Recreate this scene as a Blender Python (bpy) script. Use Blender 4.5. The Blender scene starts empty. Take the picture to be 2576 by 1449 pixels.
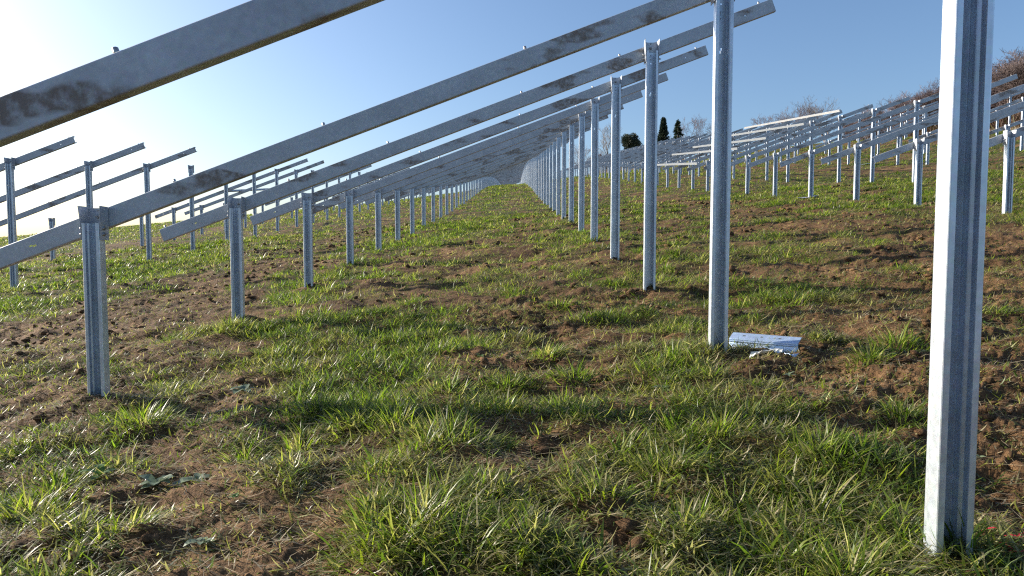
import bpy, math, random
import numpy as np
from math import radians as R, sin, cos, pi
from mathutils import Vector, Matrix

random.seed(7)
rng = np.random.default_rng(11)
scene = bpy.context.scene

# ------------------------------------------------------------------ camera
CAM_Z = 1.30
cam_d = bpy.data.cameras.new("camera"); cam = bpy.data.objects.new("camera", cam_d)
scene.collection.objects.link(cam); scene.camera = cam
cam.location = (0, 0, CAM_Z)
cam.rotation_euler = (R(90 - 3.35), 0, R(0.23))
cam_d.sensor_width = 36.0
cam_d.lens = 36.0 * 1720 / 2576
cam_d.clip_start = 0.05; cam_d.clip_end = 3000

# ------------------------------------------------------------------ sky and sun
SUN_EL, SUN_AZ = 20.5, -67.0            # azimuth from +Y, negative = to the left
w = bpy.data.worlds.new("World"); scene.world = w; w.use_nodes = True
nt = w.node_tree
bg = nt.nodes["Background"]
sky = nt.nodes.new("ShaderNodeTexSky"); sky.sky_type = 'NISHITA'
sky.sun_disc = False
sky.sun_elevation = R(SUN_EL); sky.sun_rotation = R(SUN_AZ)
sky.air_density = 1.0; sky.dust_density = 2.3; sky.ozone_density = 3.9; sky.altitude = 300
nt.links.new(sky.outputs[0], bg.inputs[0]); bg.inputs[1].default_value = 0.098
sun_d = bpy.data.lights.new("sun", 'SUN'); sun = bpy.data.objects.new("sun", sun_d)
scene.collection.objects.link(sun)
sun_d.energy = 5.0; sun_d.angle = R(0.5); sun_d.color = (1.0, 0.92, 0.79)
sdir = Vector((sin(R(SUN_AZ)) * cos(R(SUN_EL)), cos(R(SUN_AZ)) * cos(R(SUN_EL)), sin(R(SUN_EL))))
sun.rotation_euler = sdir.to_track_quat('Z', 'Y').to_euler()
scene.view_settings.view_transform = 'Standard'
scene.view_settings.look = 'None'
scene.view_settings.exposure = 0.98
scene.view_settings.gamma = 1.0
scene.cycles.use_denoising = False
scene.cycles.filter_width = 1.2
scene.cycles.sample_clamp_indirect = 4.0

col = scene.collection

# ------------------------------------------------------------------ helpers
def tag(o, label=None, cat=None, group=None, kind=None):
    if label: o['label'] = label
    if cat: o['category'] = cat
    if group: o['group'] = group
    if kind: o['kind'] = kind
    return o

def mesh_np(name, verts, faces_flat, loop_tot, mat=None, smooth=False, color=None):
    me = bpy.data.meshes.new(name)
    verts = np.ascontiguousarray(verts, dtype=np.float32)
    faces_flat = np.ascontiguousarray(faces_flat, dtype=np.int32)
    loop_tot = np.ascontiguousarray(loop_tot, dtype=np.int32)
    me.vertices.add(len(verts)); me.vertices.foreach_set('co', verts.ravel())
    me.loops.add(len(faces_flat)); me.loops.foreach_set('vertex_index', faces_flat)
    me.polygons.add(len(loop_tot))
    st = np.concatenate([[0], np.cumsum(loop_tot)[:-1]]).astype(np.int32)
    me.polygons.foreach_set('loop_start', st)
    if smooth:
        me.polygons.foreach_set('use_smooth', np.ones(len(loop_tot), dtype=bool))
    if color is not None:
        at = me.color_attributes.new('tint', 'FLOAT_COLOR', 'POINT')
        c4 = np.ones((len(verts), 4), dtype=np.float32); c4[:, :3] = color
        at.data.foreach_set('color', c4.ravel())
    me.update(calc_edges=True)
    if mat: me.materials.append(mat)
    return me

class MB:
    """collects faces, builds one mesh"""
    def __init__(s): s.v = []; s.f = []; s.sm = []
    def add(s, vs, fs, smooth=False):
        o = len(s.v); s.v += [tuple(p) for p in vs]
        s.f += [tuple(i + o for i in f) for f in fs]; s.sm += [smooth] * len(fs)
    def hexa(s, p):      # 8 corners: bottom 0-3 ccw, top 4-7
        s.add(p, [(3, 2, 1, 0), (4, 5, 6, 7), (0, 1, 5, 4), (1, 2, 6, 5), (2, 3, 7, 6), (3, 0, 4, 7)])
    def box(s, c, d):
        x, y, z = c; a, b, e = d[0] / 2, d[1] / 2, d[2] / 2
        s.hexa([(x-a, y-b, z-e), (x+a, y-b, z-e), (x+a, y+b, z-e), (x-a, y+b, z-e),
                (x-a, y-b, z+e), (x+a, y-b, z+e), (x+a, y+b, z+e), (x-a, y+b, z+e)])
    def tube(s, p0, p1, r0, r1, n=6, caps=True, smooth=True):
        p0 = Vector(p0); p1 = Vector(p1); d = (p1 - p0)
        if d.length < 1e-6: return
        d.normalize()
        a = d.orthogonal().normalized(); b = d.cross(a)
        vs = []
        for (p, r) in ((p0, r0), (p1, r1)):
            for i in range(n):
                t = 2 * pi * i / n
                vs.append(p + (a * cos(t) + b * sin(t)) * r)
        fs = [(i, (i + 1) % n, n + (i + 1) % n, n + i) for i in range(n)]
        if caps: fs += [tuple(range(n - 1, -1, -1)), tuple(range(n, 2 * n))]
        s.add(vs, fs, smooth)
    def mesh(s, name, mat):
        me = bpy.data.meshes.new(name); me.from_pydata(s.v, [], s.f)
        me.polygons.foreach_set('use_smooth', s.sm)
        me.materials.append(mat); me.update(); return me
    def build(s, name, mat, parent=None):
        return obj(name, s.mesh(name, mat), parent)

def obj(name, me, parent=None, loc=None, rot=None):
    o = bpy.data.objects.new(name, me); col.objects.link(o)
    if parent: o.parent = parent
    if loc is not None: o.location = loc
    if rot is not None: o.rotation_euler = rot
    return o

def empty(name, loc, rot=(0, 0, 0)):
    o = bpy.data.objects.new(name, None); col.objects.link(o)
    o.location = loc; o.rotation_euler = rot; o.empty_display_size = 0.2
    return o

def copy_tree(o, parent=None):
    c = o.copy(); col.objects.link(c); c.parent = parent
    for ch in list(o.children): copy_tree(ch, c)
    return c

# ---- numpy value noise
def _h(ix, iy, seed):
    n = (ix.astype(np.int64) * 374761393 + iy.astype(np.int64) * 668265263 + seed * 974634777) & 0xffffffff
    n = ((n ^ (n >> 13)) * 1274126177) & 0xffffffff
    n = n ^ (n >> 16)
    return (n & 0xffffff) / float(0xffffff)
def vn(x, y, s=0):
    x0 = np.floor(x); y0 = np.floor(y); fx = x - x0; fy = y - y0
    fx = fx * fx * (3 - 2 * fx); fy = fy * fy * (3 - 2 * fy)
    a = _h(x0, y0, s); b = _h(x0 + 1, y0, s); c = _h(x0, y0 + 1, s); d = _h(x0 + 1, y0 + 1, s)
    return (a * (1 - fx) + b * fx) * (1 - fy) + (c * (1 - fx) + d * fx) * fy
def fbm(x, y, o=4, s=0):
    t = 0; a = .5; n = 0
    for i in range(o):
        t = t + a * vn(x * 2 ** i + 17.3 * i, y * 2 ** i - 9.1 * i, s + i); n += a; a *= .5
    return t / n
def sm(a, b, x):
    t = np.clip((x - a) / (b - a), 0, 1); return t * t * (3 - 2 * t)

# ------------------------------------------------------------------ the hillside
TANS = math.tan(R(5.75))
def base_h(x, y, dip=True):
    """smooth hillside height; camera stands at the origin, eye at CAM_Z"""
    x = np.asarray(x, float); y = np.asarray(y, float)
    z = CAM_Z - 1.22 + 0.089 * x + TANS * y
    e = 0.0037 * np.clip(x - 12, 0, 16) ** 2                     # steeper on the right
    z = z + np.minimum(e, .9)
    B = np.interp(y, [0, 28, 40, 50, 58, 65, 80, 200], [0, 0, .15, .42, .58, .68, .72, .72])
    S = np.interp(x, [-60, -14, -6, -3, 1, 8, 28, 45, 80], [0, 0, .35, .85, .6, 1.0, 1.5, .8, .8])
    z = z + B * S
    if dip: z = z - .085 * sm(-.5, 1.2, x) * np.exp(-(np.maximum(y, 0) / 5.5) ** 2)
    # brow: the slope falls away beyond ~75 m, later on the right hand side
    y0 = np.interp(x, [-40, -8, 3, 10, 25, 60], [58, 66, 80, 92, 170, 200])
    d = np.clip(y - y0, 0, None)
    c = np.interp(x, [-40, -6, 3, 12], [.0009, .0006, .00034, .00030])
    z = z - c * d ** 2 / (1 + d / 260)
    return z

HERO = [(-2.22, 4.0, 1.25), (-1.97, 3.35, 0.7), (-0.83, 4.0, 1.2), (-0.62, 3.5, 1.1), (-0.87, 3.66, 1.0), (-0.31, 3.24, 1.2), (-0.42, 3.1, 1.0), (-0.38, 4.0, 0.9), (-0.33, 2.46, 1.35), (-0.41, 2.33, 1.1), (-0.16, 2.2, 1.2), (-0.54, 2.49, 0.9), (-0.61, 5.28, 1.1), (-1.0, 5.67, 1.0), (-0.35, 5.41, 0.9), (-2.01, 5.56, 0.9), (2.43, 5.93, 1.1), (2.29, 6.39, 1.0), (1.81, 8.26, 0.9), (1.29, 5.52, 1.0), (1.07, 7.56, 0.9), (0.46, 6.56, 0.8), (2.44, 4.34, 1.1), (2.14, 4.09, 0.9), (1.13, 3.35, 1.2), (0.98, 3.2, 1.0), (0.23, 4.77, 0.8), (0.38, 4.2, 0.8), (0.47, 3.06, 0.8), (0.94, 2.19, 1.2), (1.03, 2.05, 1.2), (1.35, 2.35, 1.0), (0.84, 2.56, 0.8), (0.61, 2.39, 0.9), (0.59, 2.88, 0.8), (-1.1, 3.42, 0.9), (-2.13, 3.08, 0.8), (-1.5, 2.56, 0.8), (1.08, 2.77, 0.9), (1.32, 2.86, 0.9), (0.33, 2.55, 0.8), (0.06, 2.25, 0.9), (-0.09, 2.63, 0.8), (1.87, 3.26, 0.8), (-2.06, 2.82, 0.9), (-1.33, 3.3, 0.6)]
STRIPS = (-15.8, -4.75, 5.3, 16.6, 27.4)
LUSH = [(-2.45, 4.55, .40, .9), (-.95, 4.3, .75, 1.0), (-.35, 2.75, .42, 1.1), (1.15, 3.75, .55, 1.0),
        (1.15, 2.35, .75, .9), (2.7, 5.9, .6, .9), (2.5, 4.7, .6, .6), (1.0, 8.2, .6, .9), (-1.9, 6.2, .7, .8),
        (-1.1, 6.2, .6, .8), (.3, 1.8, .9, .5), (-.9, 3.3, .5, .5), (1.9, 6.9, .5, .8), (-2.6, 8.6, .9, .7),
        (-.3, 9.5, .9, .3), (.9, 11.5, .8, .5), (-3.4, 10.8, .7, .4), (-7.5, 10.5, 1.6, .9), (-7.5, 15, 1.8, .9),
        (-1.75, 2.75, .22, .7), (-2.0, 2.15, .3, .5), (2.6, 2.6, .5, .2), (-.8, 5.3, .4, .7), (.6, 5.9, .4, .5)]
BARE = [(1.42, 4.3, .28, .9), (-1.45, 2.75, .45, 1.2), (-1.0, 2.2, .5, .9), (-3.1, 4.7, .7, .9), (-1.9, 3.7, .55, .8), (-4.3, 7.2, 1.5, 1.0),
        (.05, 4.6, .33, .9), (.1, 6.6, .45, .7), (2.6, 3.4, .8, 1.3), (3.3, 4.6, .9, .9), (3.7, 6.2, 1.3, .9),
        (.75, 5.1, .3, .4), (-.3, 7.5, .5, .4), (-2.6, 5.9, .45, .8), (.45, 3.3, .28, .3), (-1.2, 7.6, .4, .5)]
def green(x, y):
    """0 bare soil .. 1 thick grass"""
    x = np.asarray(x, float); y = np.asarray(y, float)
    g = .55 + np.zeros_like(x)
    g = g - .32 * np.exp(-((x - .12 - (fbm(y * .3 + 2, x * 0 + 5, 2, 8) - .5) * .8) / .34) ** 2) * sm(3.2, 4.2, y + 0 * x)
    wob = (fbm(x * .35 + 3, y * .16, 3, 5) - .5) * 2.2
    for c in STRIPS:
        g = g - .50 * np.exp(-((x + wob - c) / 1.15) ** 2) * sm(3.5, 6.5, y + 0 * x)
    g = g + (fbm(x * .8, y * 1.1, 4, 21) - .5) * 1.6 + (fbm(x * 2.8, y * 4.1, 4, 31) - .5) * 2.3
    for (cx, cy, r, a) in LUSH: g = g + a * .5 * np.exp(-((x - cx) ** 2 + (y - cy) ** 2) / r ** 2)
    for (cx, cy, r, a) in BARE: g = g - a * .75 * np.exp(-((x - cx) ** 2 + (y - cy) ** 2) / r ** 2)
    return np.clip(g, 0, 1.25)

def rough_h(x, y):
    g = green(x, y)
    bare = 1 - sm(.2, .7, g)
    fade = 1 / (1 + (np.maximum(y, 0) / 26) ** 2)
    h = (fbm(x * .55, y * .55, 3, 41) - .5) * .16
    h = h + (fbm(x * 2.6, y * 3.6, 3, 51) - .5) * (.13 + .02 * bare) * fade
    h = h + (fbm(x * 7, y * 13, 4, 61) - .5) * (.026 + .040 * bare) * fade
    cl = np.abs(fbm(x * 11 + 5, y * 17, 5, 71) - .5)
    h = h - cl * .11 * (bare + .2) * fade * sm(.4, .6, fbm(x * 1.3, y * 1.3, 2, 77))
    h = h + (fbm(x * 45, y * 50, 2, 81) - .5) * .012 * (.4 + bare) * np.exp(-np.maximum(y, 0) / 8)
    for k in range(5):
        for px, r_ in ((1.365, .16), (1.365 - 4.185, .18)):
            d2 = ((x - px) ** 2 + (y - 2.10 - 2.405 * k) ** 2) / r_ ** 2
            h = h + np.exp(-d2) * .035 * (fbm(x * 18, y * 18, 3, 15) * 2 - .35)
    return h - .03
def ground(x, y):
    return base_h(x, y) + rough_h(x, y)

# ------------------------------------------------------------------ materials
def new_mat(name):
    m = bpy.data.materials.new(name); m.use_nodes = True
    n = m.node_tree.nodes; l = m.node_tree.links
    return m, n, l, n['Principled BSDF']
def N(n, t, **k):
    q = n.new(t)
    for a, b in k.items(): setattr(q, a, b)
    return q
def ramp(n, stops):
    r = n.new('ShaderNodeValToRGB'); e = r.color_ramp.elements
    while len(e) < len(stops): e.new(.5)
    for i, (p, c) in enumerate(stops):
        e[i].position = p; e[i].color = (c[0], c[1], c[2], 1) if hasattr(c, '__len__') else (c, c, c, 1)
    return r

def zinc(name, base, metallic, rough, dirt, dirt_scale=1.0, spec_var=.12):
    m, n, l, b = new_mat(name)
    tc = N(n, 'ShaderNodeTexCoord'); oi = N(n, 'ShaderNodeObjectInfo')
    cmb = N(n, 'ShaderNodeVectorMath', operation='MULTIPLY_ADD')
    l.new(oi.outputs['Location'], cmb.inputs[0]); cmb.inputs[1].default_value = (3.17, 2.3, 1.9)
    l.new(tc.outputs['Object'], cmb.inputs[2])
    no = N(n, 'ShaderNodeTexNoise'); no.inputs['Scale'].default_value = 38; no.inputs['Detail'].default_value = 5
    l.new(cmb.outputs[0], no.inputs['Vector'])
    vo = N(n, 'ShaderNodeTexVoronoi'); vo.inputs['Scale'].default_value = 70
    l.new(cmb.outputs[0], vo.inputs['Vector'])
    big = N(n, 'ShaderNodeTexNoise'); big.inputs['Scale'].default_value = 5; big.inputs['Detail'].default_value = 4
    l.new(cmb.outputs[0], big.inputs['Vector'])
    r1 = ramp(n, [(.3, tuple(c * .86 for c in base)), (.7, tuple(min(1, c * 1.06) for c in base))])
    l.new(no.outputs[0], r1.inputs[0])
    r2 = ramp(n, [(.35, .90), (.65, 1.05)]); l.new(big.outputs[0], r2.inputs[0])
    mx = N(n, 'ShaderNodeMix', data_type='RGBA', blend_type='MULTIPLY'); mx.inputs[0].default_value = 1
    l.new(r1.outputs[0], mx.inputs[6]); l.new(r2.outputs[0], mx.inputs[7])
    mv = N(n, 'ShaderNodeMix', data_type='RGBA', blend_type='MULTIPLY'); mv.inputs[0].default_value = .07
    l.new(mx.outputs[2], mv.inputs[6]); l.new(vo.outputs['Color'], mv.inputs[7])
    # mud
    mapn = N(n, 'ShaderNodeMapping'); mapn.inputs['Scale'].default_value = (1.6 * dirt_scale, 6, 4.5 * dirt_scale)
    l.new(cmb.outputs[0], mapn.inputs[0])
    d1 = N(n, 'ShaderNodeTexNoise'); d1.inputs['Scale'].default_value = 1.0; d1.inputs['Detail'].default_value = 3
    d2 = N(n, 'ShaderNodeTexNoise'); d2.inputs['Scale'].default_value = 26; d2.inputs['Detail'].default_value = 6
    d2.inputs['Roughness'].default_value = .6
    l.new(mapn.outputs[0], d1.inputs['Vector']); l.new(cmb.outputs[0], d2.inputs['Vector'])
    ga_ = ramp(n, [(.58 + dirt, 0.0), (.63 + dirt, 1.0)]); l.new(d1.outputs[0], ga_.inputs[0])
    te_ = ramp(n, [(.36, .25), (.50, .6), (.60, .8)]); l.new(d2.outputs[0], te_.inputs[0])
    film = ramp(n, [(.45, 0.0), (.75, .35)]); l.new(d1.outputs[0], film.inputs[0])
    dm = N(n, 'ShaderNodeMath', operation='MULTIPLY'); l.new(ga_.outputs[0], dm.inputs[0]); l.new(te_.outputs[0], dm.inputs[1])
    dr = N(n, 'ShaderNodeMath', operation='MAXIMUM'); l.new(dm.outputs[0], dr.inputs[0])
    fm = N(n, 'ShaderNodeMath', operation='MULTIPLY'); l.new(film.outputs[0], fm.inputs[0]); fm.inputs[1].default_value = .28 if dirt < .12 else .1
    l.new(fm.outputs[0], dr.inputs[1]); ad = d2
    md = N(n, 'ShaderNodeMix', data_type='RGBA'); l.new(dr.outputs[0], md.inputs[0])
    l.new(mv.outputs[2], md.inputs[6]); md.inputs[7].default_value = (.155, .11, .075, 1)
    l.new(md.outputs[2], b.inputs['Base Color'])
    mm = N(n, 'ShaderNodeMath', operation='MULTIPLY_ADD'); mm.inputs[1].default_value = -metallic; mm.inputs[2].default_value = metallic
    l.new(dr.outputs[0], mm.inputs[0]); l.new(mm.outputs[0], b.inputs['Metallic'])
    rr = N(n, 'ShaderNodeMath', operation='MULTIPLY_ADD'); rr.inputs[1].default_value = spec_var; rr.inputs[2].default_value = rough
    l.new(no.outputs[0], rr.inputs[0])
    ra = N(n, 'ShaderNodeMath', operation='MULTIPLY_ADD'); ra.inputs[1].default_value = .4
    l.new(dr.outputs[0], ra.inputs[0]); l.new(rr.outputs[0], ra.inputs[2]); l.new(ra.outputs[0], b.inputs['Roughness'])
    bu = N(n, 'ShaderNodeBump'); bu.inputs['Strength'].default_value = .05; bu.inputs['Distance'].default_value = .002
    l.new(ad.outputs[0], bu.inputs['Height']); l.new(bu.outputs[0], b.inputs['Normal'])
    return m
M_POST = zinc('galvanised_post', (.69, .75, .83), .62, .30, .17)
M_GIRD = zinc('galvanised_girder', (.50, .53, .57), .38, .42, -.012)
M_BRKT = zinc('galvanised_bracket', (.50, .53, .58), .5, .38, .2)
M_BOLT = zinc('bolt_steel', (.50, .50, .50), .8, .35, .25)
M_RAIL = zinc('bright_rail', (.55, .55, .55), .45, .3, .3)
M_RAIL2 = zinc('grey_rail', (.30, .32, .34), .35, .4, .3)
M_OFFC = zinc('offcut_zinc_sky_tint', (.50, .62, .80), .55, .35, .3)  # blue of the reflected sky is painted into the zinc's base colour

def plain(name, c, rough=.7, tr=0, var=.25, sc=20):
    m, n, l, b = new_mat(name)
    tc = N(n, 'ShaderNodeTexCoord'); no = N(n, 'ShaderNodeTexNoise'); no.inputs['Scale'].default_value = sc
    l.new(tc.outputs['Object'], no.inputs['Vector'])
    r = ramp(n, [(.3, tuple(x * (1 - var) for x in c)), (.7, tuple(min(1, x * (1 + var)) for x in c))])
    l.new(no.outputs[0], r.inputs[0]); l.new(r.outputs[0], b.inputs['Base Color'])
    b.inputs['Roughness'].default_value = rough
    if tr:
        o = n['Material Output']; t = N(n, 'ShaderNodeBsdfTranslucent'); mi = N(n, 'ShaderNodeMixShader')
        mi.inputs[0].default_value = tr; l.new(r.outputs[0], t.inputs[0])
        l.new(b.outputs[0], mi.inputs[1]); l.new(t.outputs[0], mi.inputs[2]); l.new(mi.outputs[0], o.inputs[0])
    return m

def tinted(name, rough, tr, spec=.5, gain=1.0):
    m, n, l, b = new_mat(name)
    a = N(n, 'ShaderNodeAttribute', attribute_name='tint')
    l.new(a.outputs['Color'], b.inputs['Base Color']); b.inputs['Roughness'].default_value = rough
    b.inputs['Specular IOR Level'].default_value = spec
    o = n['Material Output']; t = N(n, 'ShaderNodeBsdfTranslucent'); mi = N(n, 'ShaderNodeMixShader')
    g = N(n, 'ShaderNodeMix', data_type='RGBA', blend_type='MULTIPLY'); g.inputs[0].default_value = 1
    g.inputs[7].default_value = (1.25 * gain, 1.45 * gain, .7 * gain, 1)
    l.new(a.outputs['Color'], g.inputs[6]); l.new(g.outputs[2], t.inputs[0])
    mi.inputs[0].default_value = tr
    l.new(b.outputs[0], mi.inputs[1]); l.new(t.outputs[0], mi.inputs[2]); l.new(mi.outputs[0], o.inputs[0])
    return m
M_GRASS = tinted('grass_blade', .42, .5, .42, 1.05)
M_STRAW = tinted('dry_stalk', .5, .15, .5, .8)
M_LEAF = plain('weed_leaf', (.17, .22, .13), .45, .3, .35, 30)
M_LEAFB = plain('weed_leaf_green', (.09, .17, .03), .4, .35, .35, 30)
M_BARK = plain('bark', (.17, .13, .11), .85, 0, .3, 6)
M_TWIG = plain('twig', (.15, .11, .115), .8, 0, .3, 3)
M_TWIGP = plain('pale_twig', (.16, .14, .13), .8, 0, .25, 3)
M_TWIGR = plain('red_twig', (.14, .105, .10), .8, .1, .4, 2)
M_CON = plain('conifer_needles', (.035, .052, .03), .6, .1, .5, 2.5)
M_CON2 = plain('spruce_needles', (.030, .055, .028), .6, .1, .5, 2.5)
M_PAPER = plain('white_sheet', (.72, .72, .68), .5, .2, .2, 14)
M_PINK = plain('pink_tape', (.75, .05, .09), .45, .3, .2, 20)
M_INK = plain('marker_ink', (.02, .03, .10), .5)
M_LITTER = plain('dry_undergrowth', (.20, .10, .065), .9, .1, .5, .6)

# soil
m, n, l, b = new_mat('soil_and_turf')
tc = N(n, 'ShaderNodeTexCoord'); at = N(n, 'ShaderNodeAttribute', attribute_name='tint')
n1 = N(n, 'ShaderNodeTexNoise'); n1.inputs['Scale'].default_value = 1.3; n1.inputs['Detail'].default_value = 6
n2 = N(n, 'ShaderNodeTexNoise'); n2.inputs['Scale'].default_value = 17; n2.inputs['Detail'].default_value = 7; n2.inputs['Roughness'].default_value = .68
n3 = N(n, 'ShaderNodeTexNoise'); n3.inputs['Scale'].default_value = 95; n3.inputs['Detail'].default_value = 4
n4 = N(n, 'ShaderNodeTexNoise'); n4.inputs['Scale'].default_value = 3.3; n4.inputs['Detail'].default_value = 8; n4.inputs['Roughness'].default_value = .75
for q in (n1, n2, n3, n4): l.new(tc.outputs['Object'], q.inputs['Vector'])
r1 = ramp(n, [(.30, (.034, .019, .010)), (.5, (.135, .074, .034)), (.70, (.31, .185, .090))])
mx0 = N(n, 'ShaderNodeMath', operation='MULTIPLY_ADD'); mx0.inputs[1].default_value = .55
hs = N(n, 'ShaderNodeMath', operation='MULTIPLY'); hs.inputs[1].default_value = .45
l.new(n1.outputs[0], hs.inputs[0]); l.new(n2.outputs[0], mx0.inputs[0]); l.new(hs.outputs[0], mx0.inputs[2]); l.new(mx0.outputs[0], r1.inputs[0])
r3 = ramp(n, [(.3, .55), (.7, 1.3)]); l.new(n3.outputs[0], r3.inputs[0])
sm1 = N(n, 'ShaderNodeMix', data_type='RGBA', blend_type='MULTIPLY'); sm1.inputs[0].default_value = 1
l.new(r1.outputs[0], sm1.inputs[6]); l.new(r3.outputs[0], sm1.inputs[7])
rg = ramp(n, [(.3, (.018, .025, .008)), (.5, (.05, .06, .018)), (.68, (.12, .10, .04))]); l.new(n4.outputs[0], rg.inputs[0])
sep = N(n, 'ShaderNodeSeparateColor'); l.new(at.outputs['Color'], sep.inputs[0])
gm = N(n, 'ShaderNodeMath', operation='MULTIPLY_ADD'); gm.inputs[1].default_value = 1.2; l.new(n4.outputs[0], gm.inputs[0])
ga = N(n, 'ShaderNodeMath', operation='SUBTRACT'); l.new(sep.outputs[0], ga.inputs[0]); ga.inputs[1].default_value = .62; l.new(ga.outputs[0], gm.inputs[2])
gr = ramp(n, [(.25, 0.0), (.65, 1.0)]); l.new(gm.outputs[0], gr.inputs[0])
gk = N(n, 'ShaderNodeMath', operation='MULTIPLY'); l.new(gr.outputs[0], gk.inputs[0]); l.new(sep.outputs[1], gk.inputs[1])
smx = N(n, 'ShaderNodeMix', data_type='RGBA'); l.new(gk.outputs[0], smx.inputs[0]); l.new(sm1.outputs[2], smx.inputs[6]); l.new(rg.outputs[0], smx.inputs[7])
l.new(smx.outputs[2], b.inputs['Base Color']); b.inputs['Roughness'].default_value = .93
b.inputs['Specular IOR Level'].default_value = .2
bm1 = N(n, 'ShaderNodeBump'); bm1.inputs['Strength'].default_value = .9; bm1.inputs['Distance'].default_value = .035
bm2 = N(n, 'ShaderNodeBump'); bm2.inputs['Strength'].default_value = .8; bm2.inputs['Distance'].default_value = .008
l.new(n2.outputs[0], bm1.inputs['Height']); l.new(n3.outputs[0], bm2.inputs['Height'])
l.new(bm1.outputs[0], bm2.inputs['Normal']); l.new(bm2.outputs[0], b.inputs['Normal'])
M_SOIL = m

# ------------------------------------------------------------------ ground sheet
def make_ground():
    ys = [-6, -4, -2.5, -1.5, -.7, -.2, .2, .5, .75, .9]
    y = 1.0
    while y < 900:
        ys.append(y); y += max(.011, y * .0068) if y < 100 else y * .03
    ys = np.array(ys)
    t = np.linspace(-1.0, 1.0, 760) * 1.15
    tail = 1.15 + np.cumsum(np.geomspace(.02, 1.4, 34))
    t = np.concatenate([-tail[::-1], t, tail])
    ye = np.maximum(ys, 1.25)
    X = ye[:, None] * t[None, :]; Y = np.repeat(ys[:, None], len(t), 1)
    Z = ground(X, Y)
    g = green(X, Y)
    c = np.zeros((X.size, 3), np.float32); c[:, 0] = np.clip(g.ravel(), 0, 1)
    c[:, 1] = sm(3, 22, Y.ravel()) * .8 + .2
    nr, nc = X.shape
    idx = np.arange(nr * nc).reshape(nr, nc)
    q = np.stack([idx[:-1, :-1], idx[:-1, 1:], idx[1:, 1:], idx[1:, :-1]], -1).reshape(-1, 4)
    me = mesh_np('ground', np.stack([X.ravel(), Y.ravel(), Z.ravel()], 1), q.ravel(), np.full(len(q), 4), M_SOIL, True, c)
    o = obj('ground', me); tag(o, 'brown soil hillside with patchy turf and bare wheel strips', 'ground', kind='structure')
make_ground()

# ------------------------------------------------------------------ grass
def blades(px, py, L, W, az, th0, th1, colr, seg=3, zoff=-.006, twist=None):
    """curved tapering blades as one vertex soup"""
    n = len(px); pz = ground(px, py) + zoff
    dx, dy = np.cos(az), np.sin(az)
    tw = az + pi / 2 + (rng.normal(0, .5, n) if twist is None else twist)
    sx, sy = np.cos(tw), np.sin(tw)
    V = np.zeros((n, 2 * seg + 1, 3), np.float32)
    cx, cy, cz = px.copy(), py.copy(), pz.copy()
    for k in range(seg + 1):
        wk = W * (1.0 - (k / seg) ** 1.7) * (.75 + .5 * min(k, 1)) * .5
        if k < seg:
            V[:, 2 * k, 0] = cx - sx * wk; V[:, 2 * k, 1] = cy - sy * wk; V[:, 2 * k, 2] = cz
            V[:, 2 * k + 1, 0] = cx + sx * wk; V[:, 2 * k + 1, 1] = cy + sy * wk; V[:, 2 * k + 1, 2] = cz
        else:
            V[:, 2 * k, 0] = cx; V[:, 2 * k, 1] = cy; V[:, 2 * k, 2] = cz
        th = th0 + th1 * ((k + .5) / seg)
        st = L / seg
        cx = cx + dx * np.sin(th) * st; cy = cy + dy * np.sin(th) * st; cz = cz + np.cos(th) * st
        cz = np.maximum(cz, pz + .006)
    nv = 2 * seg + 1
    base = (np.arange(n) * nv)[:, None]
    fl = []
    for k in range(seg - 1):
        fl.append(base + np.array([2 * k, 2 * k + 1, 2 * k + 3, 2 * k + 2]))
    quads = np.concatenate(fl, 1).reshape(-1) if fl else np.zeros(0, int)
    nq = n * (seg - 1)
    tri = (base + np.array([2 * seg - 2, 2 * seg - 1, 2 * seg])).reshape(-1)
    C = np.repeat(colr[:, None, :], nv, 1).reshape(-1, 3)
    return V.reshape(-1, 3), quads, nq, tri, n, C
def soup(name, parts, mat):
    vs, fq, ft, cs, off, nq, ntr = [], [], [], [], 0, 0, 0
    for (V, q, a, t, c, C) in parts:
        vs.append(V); cs.append(C); fq.append(q + off); ft.append(t + off); off += len(V); nq += a; ntr += c
    me = mesh_np(name, np.concatenate(vs), np.concatenate(fq + ft), np.concatenate([np.full(nq, 4), np.full(ntr, 3)]), mat, True, np.concatenate(cs))
    return obj(name, me)

def scatter(n_try, y0, y1, p=1.0, side=2.2):
    u = rng.random(n_try)
    if p == 0: y = y0 * (y1 / y0) ** u
    else: y = (y0 ** p + u * (y1 ** p - y0 ** p)) ** (1 / p)
    hw = y * .80 + side
    x = (rng.random(n_try) * 2 - 1) * hw
    return x, y
def mixc(a, b, t): return a[None] * (1 - t[:, None]) + b[None] * t[:, None]
G_FRESH = np.array([.165, .235, .030]); G_DEEP = np.array([.032, .056, .014]); G_BLUE = np.array([.13, .155, .085])
G_OLIVE = np.array([.22, .205, .07]); STRAW = np.array([.46, .38, .24]); G_YEL = np.array([.27, .30, .035]); BROWN = np.array([.20, .12, .06])
def grass_colour(n, g, dry):
    t = rng.random(n)
    c = mixc(G_DEEP, G_FRESH, np.clip(t * 1.3, 0, 1))
    k = rng.random(n)
    c = np.where((k < .22)[:, None], mixc(G_BLUE, G_FRESH, rng.random(n) * .5), c)
    c = np.where(((k > .22) & (k < .22 + dry * .5))[:, None], mixc(G_OLIVE, G_YEL, rng.random(n)), c)
    c = np.where((k > 1 - dry * .5)[:, None], mixc(STRAW, G_OLIVE, rng.random(n)), c)
    return c * (.4 + 1.0 * rng.random(n) ** 1.2)[:, None]

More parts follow.
